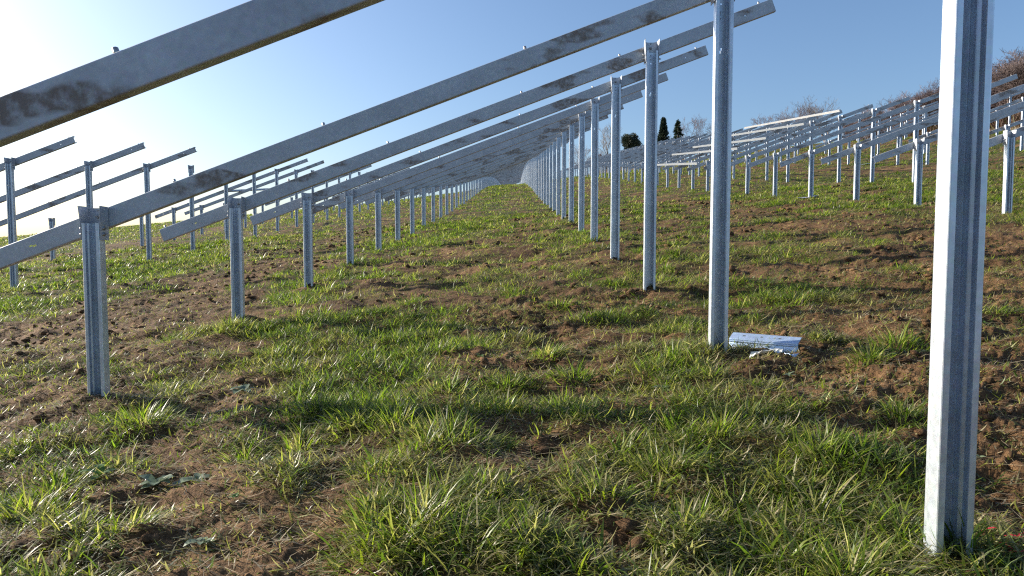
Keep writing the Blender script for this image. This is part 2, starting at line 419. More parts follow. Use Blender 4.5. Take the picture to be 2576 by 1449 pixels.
def wmin(y): return np.maximum(.0046, y * .00070)
def carpet(n_try, y0, y1, p, kq):
    x, y = scatter(n_try, y0, y1, p)
    g = green(x, y)
    keep = rng.random(n_try) < np.clip(np.clip((g - .02) * 1.15, 0, 1) ** 1.5, .34 * fbm(x * 2, y * 2.6, 3, 33) + .08, 1)
    x, y, g = x[keep], y[keep], g[keep]; n = len(x)
    dry = np.clip(sm(.38, .62, fbm(x * 1.1, y * 1.1, 3, 91)) * .9 + (.75 - g) * .8 + .1, .25, 1.3)
    flat = rng.random(n) < .62 + .2 * dry
    L = np.where(flat, .03 + .085 * rng.random(n) ** 1.4, .03 + .07 * rng.random(n) ** 1.6) * (.65 + .5 * g) * (1 + y / 60)
    W = wmin(y) * (.9 + 1.1 * rng.random(n) ** 1.5)
    az = rng.random(n) * 2 * pi
    th0 = np.where(flat, .95 + .6 * rng.random(n), .15 + .7 * rng.random(n))
    th1 = np.where(flat, rng.normal(.0, .5, n), .3 + 1.1 * rng.random(n))
    up = np.where(flat, rng.random(n) ** 2 * .035 * np.clip(g * 1.4 - .2, 0.05, 1), -.004)
    return blades(x, y, L, W, az, th0, th1, grass_colour(n, g, dry), seg=kq, zoff=up)
def tussocks(nt, y0, y1, p, per, hgt, seg, rad, hero=None):
    if hero is None:
        x, y = scatter(nt, y0, y1, p, 1.5)
        g = green(x, y); keep = rng.random(nt) < np.clip((g - .40) * 1.5, 0.0, 1) ** 1.2
        x, y, g = x[keep], y[keep], g[keep]
        k = rng.random(len(x)); size = .45 + .85 * k ** 1.6
    else:
        h_ = np.array(hero); x, y, size = h_[:, 0], h_[:, 1], h_[:, 2]; g = np.full(len(x), 1.1)
    cnt = (per * size ** 1.6 * (.7 + .6 * rng.random(len(x)))).astype(int)
    i = np.repeat(np.arange(len(x)), cnt); n = len(i)
    hue = rng.random(len(x))[i]; sz = size[i]; el = (.5 + .5 * rng.random(len(x)))[i]; ea = (rng.random(len(x)) * pi)[i]
    q = rng.random(n) ** .62; r = rad * sz * q; a = rng.random(n) * 2 * pi
    u, v = r * np.cos(a) * 1.25, r * np.sin(a) * el
    bx = x[i] + u * np.cos(ea) - v * np.sin(ea); by = y[i] + u * np.sin(ea) + v * np.cos(ea)
    L = hgt * (.5 + .6 * sz) * (.4 + .8 * rng.random(n)) * (1 - .45 * q) * (.75 + .4 * g[i])
    W = wmin(by) * (.8 + 1.3 * rng.random(n) ** 1.5)
    az = np.arctan2(by - y[i], bx - x[i]) + rng.normal(0, .8, n)
    th0 = .05 + .3 * rng.random(n) + .55 * q; th1 = .3 + 2.2 * rng.random(n) ** 1.2
    t = np.clip(hue * .5 + rng.random(n) * .75, 0, 1)
    c = mixc(G_DEEP, G_FRESH, t); kk = np.clip(rng.random(n) * (1 + .35 * sm(.42, .62, fbm(bx * 1.1, by * 1.1, 3, 91))), 0, .999)
    c = np.where(((kk > .70) & (kk < .90))[:, None], mixc(G_BLUE, G_OLIVE, rng.random(n)), c)
    c = np.where((kk < .30)[:, None], mixc(G_FRESH, G_YEL, rng.random(n)), c)
    c = np.where((kk > .90)[:, None], mixc(STRAW, G_OLIVE, rng.random(n)), c)
    return blades(bx, by, L, W, az, th0, th1, c * (.75 + .5 * rng.random(n))[:, None], seg=seg)
def tufts(nt, y0, y1, p, per, hgt, seg):
    x, y = scatter(nt, y0, y1, p, 1.5)
    g = green(x, y); keep = rng.random(nt) < np.clip((g - .68) * 2.0, 0.006, 1)
    x, y, g = x[keep], y[keep], g[keep]
    cnt = (per * (.4 + 1.2 * rng.random(len(x))) * (.5 + .6 * g)).astype(int)
    i = np.repeat(np.arange(len(x)), cnt); n = len(i)
    hue = rng.random(len(x))[i]; size = (.55 + .75 * rng.random(len(x)) ** 1.5)[i]
    r = (.012 + .055 * rng.random(n) ** .7) * (.6 + .6 * size) * (1 + y[i] / 25); a = rng.random(n) * 2 * pi
    bx = x[i] + r * np.cos(a); by = y[i] + r * np.sin(a)
    L = hgt * size * (.45 + .75 * rng.random(n)) * (.7 + .4 * g[i])
    W = wmin(by) * (.9 + 1.0 * rng.random(n)) * (.9 + .5 * size)
    az = a + rng.normal(0, .7, n)
    th0 = .08 + .45 * rng.random(n) + r * 3
    th1 = .2 + 1.5 * rng.random(n) ** 1.4
    t = np.clip(hue * .6 + rng.random(n) * .6, 0, 1)
    c = mixc(G_DEEP, G_FRESH, t); k = rng.random(n)
    c = np.where((k < .25)[:, None], mixc(G_FRESH, G_YEL, rng.random(n)), c)
    c = np.where((k > .93)[:, None], mixc(STRAW, G_OLIVE, rng.random(n)), c)
    return blades(bx, by, L, W, az, th0, th1, c * (.8 + .4 * rng.random(n))[:, None], seg=seg)

parts = [carpet(380000, 1.1, 7, 1.5, 3), carpet(380000, 7, 24, 1.1, 2), carpet(400000, 24, 95, 1.0, 2),
         tussocks(800, 1.1, 6, 1.7, 120, .135, 4, .15), tussocks(5600, 6, 24, 1.5, 75, .15, 3, .19), tussocks(14000, 24, 80, 1.3, 16, .18, 2, .26),
         tussocks(0, 0, 0, 0, 380, .135, 4, .21, HERO),
         tufts(1100, 1.1, 6, 1.6, 14, .12, 4), tufts(4000, 6, 24, 1.4, 10, .12, 3)]
go = soup('grass', parts, M_GRASS)
tag(go, 'patchy green winter grass growing in tufts on the soil', 'grass', kind='stuff')

# straw: dry stalks lying on the soil
def stalks(nn, y0, y1, p):
    x, y = scatter(nn, y0, y1, p, 1.5)
    n = len(x); L = .03 + .17 * rng.random(n) ** 2; W = wmin(y) * (.45 + .6 * rng.random(n))
    az = rng.normal(.15, .9, n) + pi * rng.integers(0, 2, n)
    th0 = 1.35 + .25 * rng.random(n); th1 = rng.normal(0, .18, n)
    c = mixc(STRAW * 1.15, BROWN, rng.random(n) ** 1.2 * .9) * (.6 + .7 * rng.random(n))[:, None]
    return blades(x, y, L, W, az, th0, th1, c, seg=2, zoff=.004)
so = soup('straw', [stalks(40000, 1.1, 7, 1.5), stalks(50000, 7, 28, 1.2)], M_STRAW)
tag(so, 'pale dry stalks strewn over the brown soil', 'straw', kind='stuff')

# soil clods
def clods(nn):
    x, y = scatter(nn, 1.1, 24, 1.25, 1.5)
    g = green(x, y); keep = rng.random(nn) < np.clip(.75 - g, .02, 1) * sm(.38, .62, fbm(x * 1.7, y * 2.2, 3, 97))
    x, y = x[keep], y[keep]; n = len(x)
    r = (.004 + .028 * rng.random(n) ** 5) * (1 + y / 20)
    ph = (1 + 5 ** .5) / 2
    ico = np.array([(-1, ph, 0), (1, ph, 0), (-1, -ph, 0), (1, -ph, 0), (0, -1, ph), (0, 1, ph), (0, -1, -ph), (0, 1, -ph),
                    (ph, 0, -1), (ph, 0, 1), (-ph, 0, -1), (-ph, 0, 1)]); ico /= np.linalg.norm(ico[0])
    fi = np.array([(0, 11, 5), (0, 5, 1), (0, 1, 7), (0, 7, 10), (0, 10, 11), (1, 5, 9), (5, 11, 4), (11, 10, 2), (10, 7, 6), (7, 1, 8),
                   (3, 9, 4), (3, 4, 2), (3, 2, 6), (3, 6, 8), (3, 8, 9), (4, 9, 5), (2, 4, 11), (6, 2, 10), (8, 6, 7), (9, 8, 1)])
    V = ico[None] * r[:, None, None] * (.5 + .85 * rng.random((n, 12, 1)))
    V = V * np.stack([1 + .6 * rng.random(n), 1 + .4 * rng.random(n), .55 + .4 * rng.random(n)], 1)[:, None, :]
    V[:, :, 0] += x[:, None]; V[:, :, 1] += y[:, None]; V[:, :, 2] += (ground(x, y) + r * .2)[:, None]
    F = (fi[None] + (np.arange(n) * 12)[:, None, None]).reshape(-1)
    c = np.zeros((n * 12, 3), np.float32)
    me = mesh_np('soil_clods', V.reshape(-1, 3), F, np.full(n * 20, 3), M_SOIL, False, c)
    o = obj('soil_clods', me); tag(o, 'crumbly brown soil clods scattered on the bare patches', 'soil clods', kind='stuff')
clods(60000)

# ------------------------------------------------------------------ sheet-metal sections
def section(poly, t, rad=.005, nseg=3, web_seg=None, web_cuts=()):
    """fillet a polyline, thicken it; returns outer list, inner list and index range of the web segment"""
    P = [Vector(p) for p in poly]; pts = []; marks = {}
    for i, p in enumerate(P):
        if i == 0 or i == len(P) - 1: pts.append(p); marks[i] = (len(pts) - 1, len(pts) - 1); continue
        a = (P[i - 1] - p); b_ = (P[i + 1] - p); r = min(rad, a.length * .45, b_.length * .45)
        a.normalize(); b_.normalize(); s0 = len(pts)
        for k in range(nseg + 1):
            u = k / nseg
            q = (p + a * r) * (1 - u) ** 2 + p * 2 * u * (1 - u) + (p + b_ * r) * u ** 2
            pts.append(q)
        marks[i] = (s0, len(pts) - 1)
    rng_web = None
    if web_seg is not None:
        i0 = marks[web_seg][1]; A = pts[i0]; Bq = pts[i0 + 1]
        d = Bq - A; cuts = sorted(web_cuts); new = []
        for c in cuts:   # c measured from the middle of the web along it
            new.append(A + d * (.5 + c / d.length))
        pts[i0 + 1:i0 + 1] = new
        rng_web = (i0, len(new))
    out, inn = [], []
    for i, p in enumerate(pts):
        d = (pts[min(i + 1, len(pts) - 1)] - pts[max(i - 1, 0)]).normalized()
        nn = Vector((-d.y, d.x)); out.append(p + nn * t / 2); inn.append(p - nn * t / 2)
    return out, inn, rng_web

def extrude(mb, poly, t, cs, mp, web_seg=None, holes=(), rad=.005):
    """holes: (a0, a1, c0, c1) rectangles cut through the web; mp maps (a, b, c) to 3-D"""
    acuts = sorted({h[i] for h in holes for i in (0, 1)})
    cl = sorted(set(cs) | {h[i] for h in holes for i in (2, 3)})
    out, inn, rw = section(poly, t, rad, 3, web_seg, acuts)
    n = len(out); vs = []
    for c in cl:
        vs += [mp(p.x, p.y, c) for p in out] + [mp(p.x, p.y, c) for p in inn]
    fs = []
    i0 = rw[0] if rw else None
    def hole(i, k):
        if rw is None or not holes or i < i0 or i > i0 + len(acuts): return False
        j = i - i0
        if j == 0 or j == len(acuts): return False
        am = (acuts[j - 1] + acuts[j]) / 2; cm = (cl[k] + cl[k + 1]) / 2
        return any(h[0] < am < h[1] and h[2] < cm < h[3] for h in holes)
    m2 = 2 * n
    for k in range(len(cl) - 1):
        o0, o1 = k * m2, (k + 1) * m2
        for i in range(n - 1):
            if hole(i, k):
                if not hole(i - 1, k): fs.append((o0 + i, o1 + i, o1 + n + i, o0 + n + i))
                if not hole(i + 1, k): fs.append((o0 + i + 1, o0 + n + i + 1, o1 + n + i + 1, o1 + i + 1))
                if not hole(i, k - 1): fs.append((o0 + i, o0 + n + i, o0 + n + i + 1, o0 + i + 1))
                if k + 2 < len(cl) and not hole(i, k + 1): fs.append((o1 + i, o1 + i + 1, o1 + n + i + 1, o1 + n + i))
                continue
            fs.append((o0 + i, o0 + i + 1, o1 + i + 1, o1 + i))
            fs.append((o0 + n + i + 1, o0 + n + i, o1 + n + i, o1 + n + i + 1))
        fs.append((o0 + n, o0, o1, o1 + n)); fs.append((o0 + n - 1, o0 + 2 * n - 1, o1 + 2 * n - 1, o1 + n - 1))
    for k in (0, len(cl) - 1):
        o = k * m2
        for i in range(n - 1): fs.append((o + i, o + n + i, o + n + i + 1, o + i + 1))
    mb.add(vs, fs, False)

# racking frame: local origin at the foot of the tall post, x to the right, y away from the camera
SPAN = 4.185; H_TALL = 2.47; H_SHORT_TOP = .918; FOOT_SHORT = -.372; SL = (H_TALL - H_SHORT_TOP) / SPAN
W2 = .057
POST = [(-W2 + .021, 0), (-W2, 0), (-W2, .052), (-W2 + .013, .061), (-W2 + .013, .088), (W2 - .013, .088), (W2 - .013, .061), (W2, .052), (W2, 0), (W2 - .021, 0)]
def post_mesh(name, top, bot, slots):
    mb = MB()
    hs = []
    for z in (.03, .068, .106): hs.append((-.006, .006, top - z - .006, top - z + .006))
    for z in slots: hs += [(-.009, .001, z, z + .02), (-.002, .008, z + .02, z + .038)]
    # order web left to right; polyline corner 4 -> 5 is the web
    extrude(mb, POST, .004, [bot, top], lambda a, b_, c: (a, b_, c), 4, hs)
    return mb.mesh(name, M_POST)
def bracket_mesh(name):
    """z = 0 at its top edge"""
    mb = MB(); t = .0022; x = W2 + .0055; yb = .0955
    # back web with a dipped top edge, cut for one hole
    zs = [(-x, 0), (-x * .45, -.008), (x * .45, -.008), (x, 0)]
    for i in range(3):
        (xa, za), (xb, zb) = zs[i], zs[i + 1]
        mb.hexa([(xa, yb - t, -.205), (xb, yb - t, -.205), (xb, yb + t, -.205), (xa, yb + t, -.205),
                 (xa, yb - t, za), (xb, yb - t, zb), (xb, yb + t, zb), (xa, yb + t, za)])
    for s in (-1, 1):
        def pl(p):  # p: four (x, y, z) corners -> thin plate
            q = [(s * a, b_, c) for a, b_, c in p]; q2 = [(s * (a + 2 * t), b_, c) for a, b_, c in p]
            mb.hexa(q + q2 if s > 0 else q2 + q)
        # lower part hugs the post flange, upper part flares out to the front
        pl([(x, .004, -.225), (x, yb, -.225), (x, yb, -.10), (x, -.002, -.10)])
        pl([(x, -.002, -.10), (x, yb, -.10), (x, yb, 0), (x + .008, -.008, .002)])
    return mb.mesh(name, M_BRKT)
def bolt_mesh():
    mb = MB()
    mb.tube((0, 0, 0), (.003, 0, 0), .014, .014, 14)
    mb.tube((.003, 0, 0), (.012, 0, 0), .0105, .0105, 6, smooth=False)
    mb.tube((.012, 0, 0), (.026, 0, 0), .0055, .005, 8)
    return mb.mesh('bolt', M_BOLT)
GH = .0635
GIRD = [(-GH + .015, .050), (-GH, .050), (-GH, 0), (GH, 0), (GH, .050), (GH - .015, .050)]
ca = 1 / math.sqrt(1 + SL * SL); sa = SL * ca
Y_G = .1025
def girder_map(zc):
    def mp(a, b_, c):   # a: across the web, b: depth, c: along from the tall post
        return (c * ca - a * sa, Y_G + b_, zc + c * sa + a * ca)
    return mp
def girder_mesh(name, c0, c1):
    mb = MB()
    sl = []
    cs = (-SPAN - .46) / ca
    sl += [(-.002, .008, cs - .026, cs), (-.010, .002, cs, cs + .026)]
    sl += [(-.006, .006, 1.0, 1.012)]
    extrude(mb, GIRD, .0035, [c0, c1], girder_map(H_TALL - .092), 2, [h for h in sl])
    return mb.mesh(name, M_GIRD)
ME_TALL = post_mesh('tall_post', H_TALL - .112, -.55, [1.93])
ME_SHORT = post_mesh('short_post', H_SHORT_TOP - .112, FOOT_SHORT - .55, [])
ME_BR = bracket_mesh('bracket'); ME_BOLT = bolt_mesh()
ME_G = [girder_mesh('girder', (-SPAN - .80 + d0) / ca, (1.23 + d1) / ca) for d0, d1 in ((0, 0), (.02, -.03), (-.03, .025))]
mbs = MB(); mbs.tube((0, 0, -.004), (0, 0, .022), .0105, .0105, 10); mbs.tube((0, 0, .022), (0, 0, .025), .0105, .007, 10)
ME_STUD = mbs.mesh('stud', M_BOLT)
STUDS = [-4.93, -3.65, -2.63, -1.27, -.28, 1.11]

def posts_into(root, bolts):
    for nm, me, x, zt in (('tall_post', ME_TALL, 0, H_TALL), ('short_post', ME_SHORT, -SPAN, H_SHORT_TOP)):
        p = obj(nm, me, root, (x, 0, 0))
        b_ = obj('bracket', ME_BR, root, (x, 0, zt))
        if bolts:
            for s in (-1, 1):
                for dz in (-.145, -.185):
                    o = obj('bolt', ME_BOLT, b_, (s * (W2 + .0102), .038, dz)); o.rotation_euler = (0, 0, 0 if s > 0 else pi)
            o = obj('bolt', ME_BOLT, b_, (0, .0928, -.065)); o.rotation_euler = (0, 0, -pi / 2)
            o = obj('bolt', ME_BOLT, b_, (0, .0928, -.022)); o.rotation_euler = (0, 0, -pi / 2); o.scale = (.35, .5, .5)
def proto(bolts):
    root = empty('solar_rack', (0, 0, 0))
    posts_into(root, bolts)
    g = obj('girder', ME_G[0], root)
    if bolts:
        zc = H_TALL - .092 + GH * ca
        for c in STUDS:
            cc = c / ca
            o = obj('stud', ME_STUD, g, (cc * ca - (GH + .001) * sa, Y_G + .022, H_TALL - .092 + cc * sa + (GH + .001) * ca))
            o.rotation_euler = (0, -math.atan(SL), 0)
    return root
NEAR, FAR = proto(True), proto(False)
FIRST = {id(NEAR): True, id(FAR): True}
def place(protoN, x, y, label, group, jx=0, gi=0, tilt=0, dz=0):
    if FIRST[id(protoN)]: o = protoN; FIRST[id(protoN)] = False
    else: o = copy_tree(protoN)
    z = float((base_h(x, y, False) + base_h(x - SPAN, y, False) - FOOT_SHORT) / 2) + dz
    o.location = (x + jx, y, z); o.rotation_euler = (0, tilt, 0)
    for ch in o.children:
        if ch.name.startswith('girder'): ch.data = ME_G[gi]
    tag(o, label, 'solar rack', group)
    return o
ORD = ('first second third fourth fifth sixth seventh eighth ninth tenth eleventh twelfth thirteenth fourteenth fifteenth sixteenth '
       'seventeenth eighteenth nineteenth twentieth').split()
TENS = {20: 'twenty', 30: 'thirty', 40: 'forty', 50: 'fifty'}
def ordn(i):
    if i < 20: return ORD[i]
    k = i + 1
    if k % 10 == 0: return {30: 'thirtieth', 40: 'fortieth', 50: 'fiftieth'}.get(k, str(k) + 'th')
    return TENS[k // 10 * 10] + '-' + ORD[k % 10 - 1]

# middle row
MID = ['nearest rack, thick girder crossing the upper left corner, big post at the right',
       'second middle rack, short post in the left foreground, tall post beside the metal offcut',
       'third rack of the middle row, its girder end highest behind the offcut post',
       'fourth rack of the middle row, girder end just left of the offcut post',
       ]
DY = 2.405
for i in range(68):
    y = 2.10 + DY * i
    if i < 4: lb = MID[i]
    elif i < 28: lb = ordn(i) + ' galvanised rack of the long middle row, counted from the camera'
    else: lb = 'far galvanised rack of the middle row, merged with its neighbours near the brow'
    place(NEAR if i < 12 else FAR, 1.38 if i == 0 else 1.365, y + (.04 if i == 1 else 0), lb, 'racks of the middle row', random.uniform(-.012, .012) if i > 3 else 0, random.randrange(3) if i > 3 else 0,
          random.gauss(0, .0015) if i > 3 else 0, .04 if i == 0 else 0)
# right rows
for i in range(46):
    y = 11.0 + 2.44 * i
    if i == 0: lb = 'nearest rack of the first right-hand row, short post beyond the big near post'
    elif i < 24: lb = ordn(i) + ' rack of the first row to the right of the middle row'
    else: lb = 'far rack of the first right-hand row, packed behind the tall middle posts'
    place(NEAR if i < 8 else FAR, 12.05, y, lb, 'racks of the first row on the right', random.uniform(-.03, .03), random.randrange(3), random.gauss(0, .002))
for i in range(44):
    y = 26.1 + 2.44 * i
    if i < 20: lb = ordn(i) + ' rack of the second row on the right, seen behind the first one'
    else: lb = 'far rack of the second right-hand row, part of its grey slope'
    place(FAR, 22.7, y, lb, 'racks of the second row on the right', random.uniform(-.03, .03), random.randrange(3), random.gauss(0, .002))
for i in range(9):
    y = 42.0 + 2.44 * i
    place(FAR, 33.4, y, ordn(i) + ' rack of the highest row, close to the bramble hedge', 'racks of the highest row by the hedge', random.uniform(-.03, .03), random.randrange(3))
# left row; some pairs of posts there carry no girder yet
BAREP = [20.3, 22.75, 32.5, 34.95, 42.3, 44.7, 47.1]
k = 0
for i in range(27):
    y = 12.95 + 2.445 * i
    if any(abs(y - q) < .7 for q in BAREP):
        pos = ordn(i)
        for nm, me, x, zt, foot in (('tall_post', ME_TALL, -9.56, H_TALL, 0), ('short_post', ME_SHORT, -9.56 - SPAN, H_SHORT_TOP, FOOT_SHORT)):
            zg = float((base_h(-9.56, y) + base_h(-9.56 - SPAN, y) - FOOT_SHORT) / 2)
            e = empty('racking_post', (x, y, zg + foot))
            obj('post_shaft', me, e, (0, 0, -foot))
            b_ = obj('bracket', ME_BR, e, (0, 0, zt - foot))
            tag(e, ('tall' if foot == 0 else 'short') + ' post without a girder, standing at the ' + pos + ' place of the left row', 'post', 'posts of the left row still without girders')
        continue
    lb = (ordn(k) + ' complete rack of the left row, against the bright sky') if k < 12 else 'far complete rack of the left row near the skyline'
    if k == 0: lb = 'nearest rack of the left row, tall post at the left edge of the photo'
    place(NEAR if y < 28 else FAR, -9.56, y, lb, 'racks of the left row', random.uniform(-.02, .02), random.randrange(3), random.gauss(0, .002)); k += 1

# purlins: hat rails running along the rows on top of the girders
def rail(xa, y0, y1, xt, label, mat=M_RAIL, seg=1):
    """xa: x position; xt: x of the row's tall posts"""
    e = empty('purlin', (xa, y0, 0))
    def top(x, y):
        zg = float((base_h(xt, y) + base_h(xt - SPAN, y) - FOOT_SHORT) / 2)
        return zg + H_TALL - .092 + (x - xt) * SL + GH / ca
    za, zb = top(xa, y0) + .012, top(xa, y1) + .012
    e.location = (xa, y0, za)
    mb = MB()
    prof = [(-.05, .0), (-.034, .0), (-.028, .075), (.028, .075), (.034, .0), (.05, .0)]
    th = math.atan(SL)
    def mp(a, b_, c):
        return (a * cos(th) - b_ * sin(th), c, a * sin(th) + b_ * cos(th) + (zb - za) * c / (y1 - y0))
    extrude(mb, prof, .003, [0, y1 - y0], mp, None, (), .004)
    mb.build('rail', mat, e)
    mc = MB()
    for cy in (0,):
        pts = [mp(-.026, .005, cy - .004), mp(.026, .005, cy - .004), mp(.026, .005, cy + .09), mp(-.026, .005, cy + .09),
               mp(-.024, .070, cy - .004), mp(.024, .070, cy - .004), mp(.024, .070, cy + .09), mp(-.024, .070, cy + .09)]
        mc.hexa(pts)
    mc.build('rail_end', M_BOLT, e)
    tag(e, label, 'purlin', 'purlins laid along the rows')
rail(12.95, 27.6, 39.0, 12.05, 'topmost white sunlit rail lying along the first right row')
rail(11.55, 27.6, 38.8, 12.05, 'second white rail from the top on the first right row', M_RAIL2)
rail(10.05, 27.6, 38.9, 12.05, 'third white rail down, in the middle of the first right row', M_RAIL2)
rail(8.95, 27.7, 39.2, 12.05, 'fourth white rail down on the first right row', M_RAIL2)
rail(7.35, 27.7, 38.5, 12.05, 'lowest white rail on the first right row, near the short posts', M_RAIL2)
rail(23.6, 118, 150, 22.7, 'thin far rail along the top of the second right row')
rail(-12.1, 28.6, 38.0, -9.56, 'single grey rail under the girders of the left row', M_GIRD)

# ------------------------------------------------------------------ things lying on the ground
def offcut():
    X0, Y0 = 1.475, 4.69
    X1, Y1 = 1.83, 4.40
    e = empty('metal_offcut', (X0, Y0, float(ground(X0, Y0)) + .012))
    d = Vector((X1 - X0, Y1 - Y0, float(ground(X1, Y1) - ground(X0, Y0)) + .0)); L = d.length
    mb = MB()
    # a short piece of post section lying on its side, ribs towards the camera
    prof = [(.0, .0), (.012, .046), (.003, .052), (.014, .058), (.006, .065), (.020, .073), (.080, .100), (.105, .098)]
    ex = d.normalized(); ey = Vector((0, 0, 1)).cross(ex).normalized(); ez = ex.cross(ey)
    def mp(a, b_, c):
        return tuple(ex * c + ey * a + ez * b_)
    extrude(mb, prof, .004, [0, L], mp, 6 - 1, [(-.006, .006, .08, .10), (-.006, .006, .20, .22), (-.006, .006, .32, .34)], .004)
    mb.build('channel', M_OFFC, e)
    e.location.z -= .01
    tag(e, 'blue-grey ribbed metal offcut lying beside the tall post in the grass', 'offcut')
offcut()
def crumpled(name, cx, cy, lx, ly, amp, mat, rz, seed, label, cat, zo=.02, nx=10, ny=6, cut=None):
    r = random.Random(seed); mb = MB(); vs = []
    z0 = float(ground(cx, cy))
    for i in range(nx + 1):
        for j in range(ny + 1):
            u = i / nx - .5; v = j / ny - .5
            if cut: v *= (1 - (i / nx)) if cut == 'tri' else (.7 + .3 * r.random())
            x = u * lx; y = v * ly
            X = cx + x * cos(rz) - y * sin(rz); Y = cy + x * sin(rz) + y * cos(rz)
            vs.append((X - cx, Y - cy, zo + float(ground(X, Y)) - z0 + r.uniform(-1, 1) * amp))
    fs = [(i * (ny + 1) + j, (i + 1) * (ny + 1) + j, (i + 1) * (ny + 1) + j + 1, i * (ny + 1) + j + 1) for i in range(nx) for j in range(ny)]
    mb.add(vs, fs); me = mb.mesh(name, mat)
    o = obj(name, me, None, (cx, cy, z0))
    s = o.modifiers.new('thick', 'SOLIDIFY'); s.thickness = .0015
    tag(o, label, cat); return o
crumpled('plastic_scrap', 1.62, 4.38, .20, .08, .008, M_PAPER, -.5, 3, 'crumpled white torn scrap in the grass in front of the metal offcut', 'scrap', .035, cut='rag')
crumpled('metal_scrap', 1.72, 4.20, .085, .05, .001, M_OFFC, .3, 5, 'small pointed bright blue sheet in the grass below the offcut', 'scrap', .04, 6, 4, 'tri')
crumpled('metal_plate', 8.0 - .25, 18.35, .55, .22, .004, M_RAIL, .1, 6, 'white flat plates at the foot of a short right-hand post', 'plate', .05, 5, 3)
crumpled('metal_plate', 18.35, 36.2, .75, .3, .004, M_RAIL, .1, 8, 'small white plate at the foot of a far post on the right', 'plate', .06, 5, 3)
# pink marking tape strands bottom right
def tape(cx, cy, label):
    mb = MB(); r = random.Random(4)
    z0 = float(ground(cx, cy)); o = empty('marking_tape', (cx, cy, z0))
    for k in range(9):
        a = r.uniform(-.5, .5); x = r.uniform(-.10, .08); y = r.uniform(-.07, .07); L = r.uniform(.04, .10); wd = r.uniform(.001, .003)
        pr = None; mb = MB()
        for q in range(6):
            u = q / 5; px = x + u * L * cos(a); py = y + u * L * sin(a) + .01 * sin(u * 5 + k)
            pz = float(ground(cx + px, cy + py)) - z0 + .012 + .008 * sin(u * 3.1)
            cur = [(px, py - wd, pz), (px, py + wd, pz + .002)]
            if pr: mb.add(pr + cur, [(0, 1, 3, 2)])
            pr = cur
        mb.build('strand', M_PINK, o)
    tag(o, label, 'tape')
tape(1.62, 2.16, 'bright pink tape strands on the soil right of the nearest post')

# felt-pen strokes near the top of the second frame's tall post
def strokes(xc, yc, zt):
    mb = MB()
    S = [[(-.006, 0), (.004, .002), (0, -.012), (-.001, -.024)], [(-.004, -.036), (.004, -.043), (-.003, -.052)]]
    for s in S:
        for p, q in zip(s[:-1], s[1:]):
            d = Vector((q[0] - p[0], 0, q[1] - p[1])).normalized(); nn = Vector((-d.z, 0, d.x)) * .0012
            mb.add([(p[0] - nn.x, 0, p[1] - nn.z), (p[0] + nn.x, 0, p[1] + nn.z), (q[0] + nn.x, 0, q[1] + nn.z), (q[0] - nn.x, 0, q[1] - nn.z)], [(0, 1, 2, 3)])
    return mb, (xc, yc, zt)
fr = [o for o in col.objects if o.get('label') == MID[1]][0]
tp = [c for c in fr.children if c.name.startswith('tall_post')][0]
mb, loc = strokes(-.004, .0845, 2.20)
o = mb.build('pen_mark', M_INK, tp); o.location = loc

# broad-leaved weeds
def leaf(mb, base, az, L, Wd, pitch, curl, rr):
    n = 6; pr = None
    x, y, z = base; p = pitch
    for i in range(n + 1):
        u = i / n; wv = Wd * (sin(pi * min(1, u * .95 + .05)) ** .7) * (1 + .25 * rr.uniform(-1, 1))
        sx, sy = -sin(az) * wv / 2, cos(az) * wv / 2
        cur = [(x - sx, y - sy, z + wv * .14 * rr.uniform(.5, 1.3)), (x, y, z), (x + sx, y + sy, z + wv * .14 * rr.uniform(.5, 1.3))]
        if pr: mb.add(pr + cur, [(0, 1, 4, 3), (1, 2, 5, 4)], True)
        pr = cur
        x += cos(az) * cos(p) * L / n; y += sin(az) * cos(p) * L / n; z = max(z + sin(p) * L / n, base[2] + .004); p -= curl
def weed(cx, cy, nl, L, Wd, mat, label, seed, grp=None):
    rr = random.Random(seed); mb = MB(); z0 = float(ground(cx, cy))
    a0 = rr.uniform(0, 6)
    for k in range(nl):
        leaf(mb, (0, 0, .015), a0 + k * 2 * pi / nl + rr.uniform(-.3, .3), L * rr.uniform(.7, 1.15), Wd * rr.uniform(.8, 1.2), rr.uniform(.3, 1.0), rr.uniform(.12, .28), rr)
    o = mb.build('weed_plant', mat); o.location = (cx, cy, z0); tag(o, label, 'weed', grp)
weed(-1.62, 3.03, 9, .095, .05, M_LEAF, 'large grey-green broad-leaved weed on the bare soil in the left foreground', 1)
weed(-1.47, 3.10, 5, .10, .05, M_LEAF, 'pale leaf cluster just right of the large grey-green weed', 12)
weed(-1.95, 3.15, 5, .10, .04, M_LEAFB, 'green broad-leaved weed left of the large grey-green one', 2)
weed(-1.83, 4.55, 6, .10, .05, M_LEAF, 'bluish broad-leaved weed on soil right of the left foreground post', 3)
weed(-1.98, 2.2, 8, .08, .035, M_LEAFB, 'bright green small-leaved weed in the bottom left corner', 4)
weed(-1.15, 2.45, 6, .07, .035, M_LEAF, 'small crinkled weed on bare soil near the bottom edge', 5)
weed(.85, 3.9, 5, .08, .04, M_LEAF, 'dull folded weed in the grass left of the offcut', 6)
for i in range(60):
    for _ in range(30):
        y = 1.4 + 9 * random.random() ** 1.3; x = random.uniform(-.75, .75) * y
        if float(green(x, y)) < .55: break
    weed(x, y, random.randint(4, 7), random.uniform(.025, .05), random.uniform(.012, .02), M_LEAFB if i % 3 else M_LEAF,
         'tiny green seedling rosette on the bare soil', 100 + i, 'tiny seedlings on the bare soil')

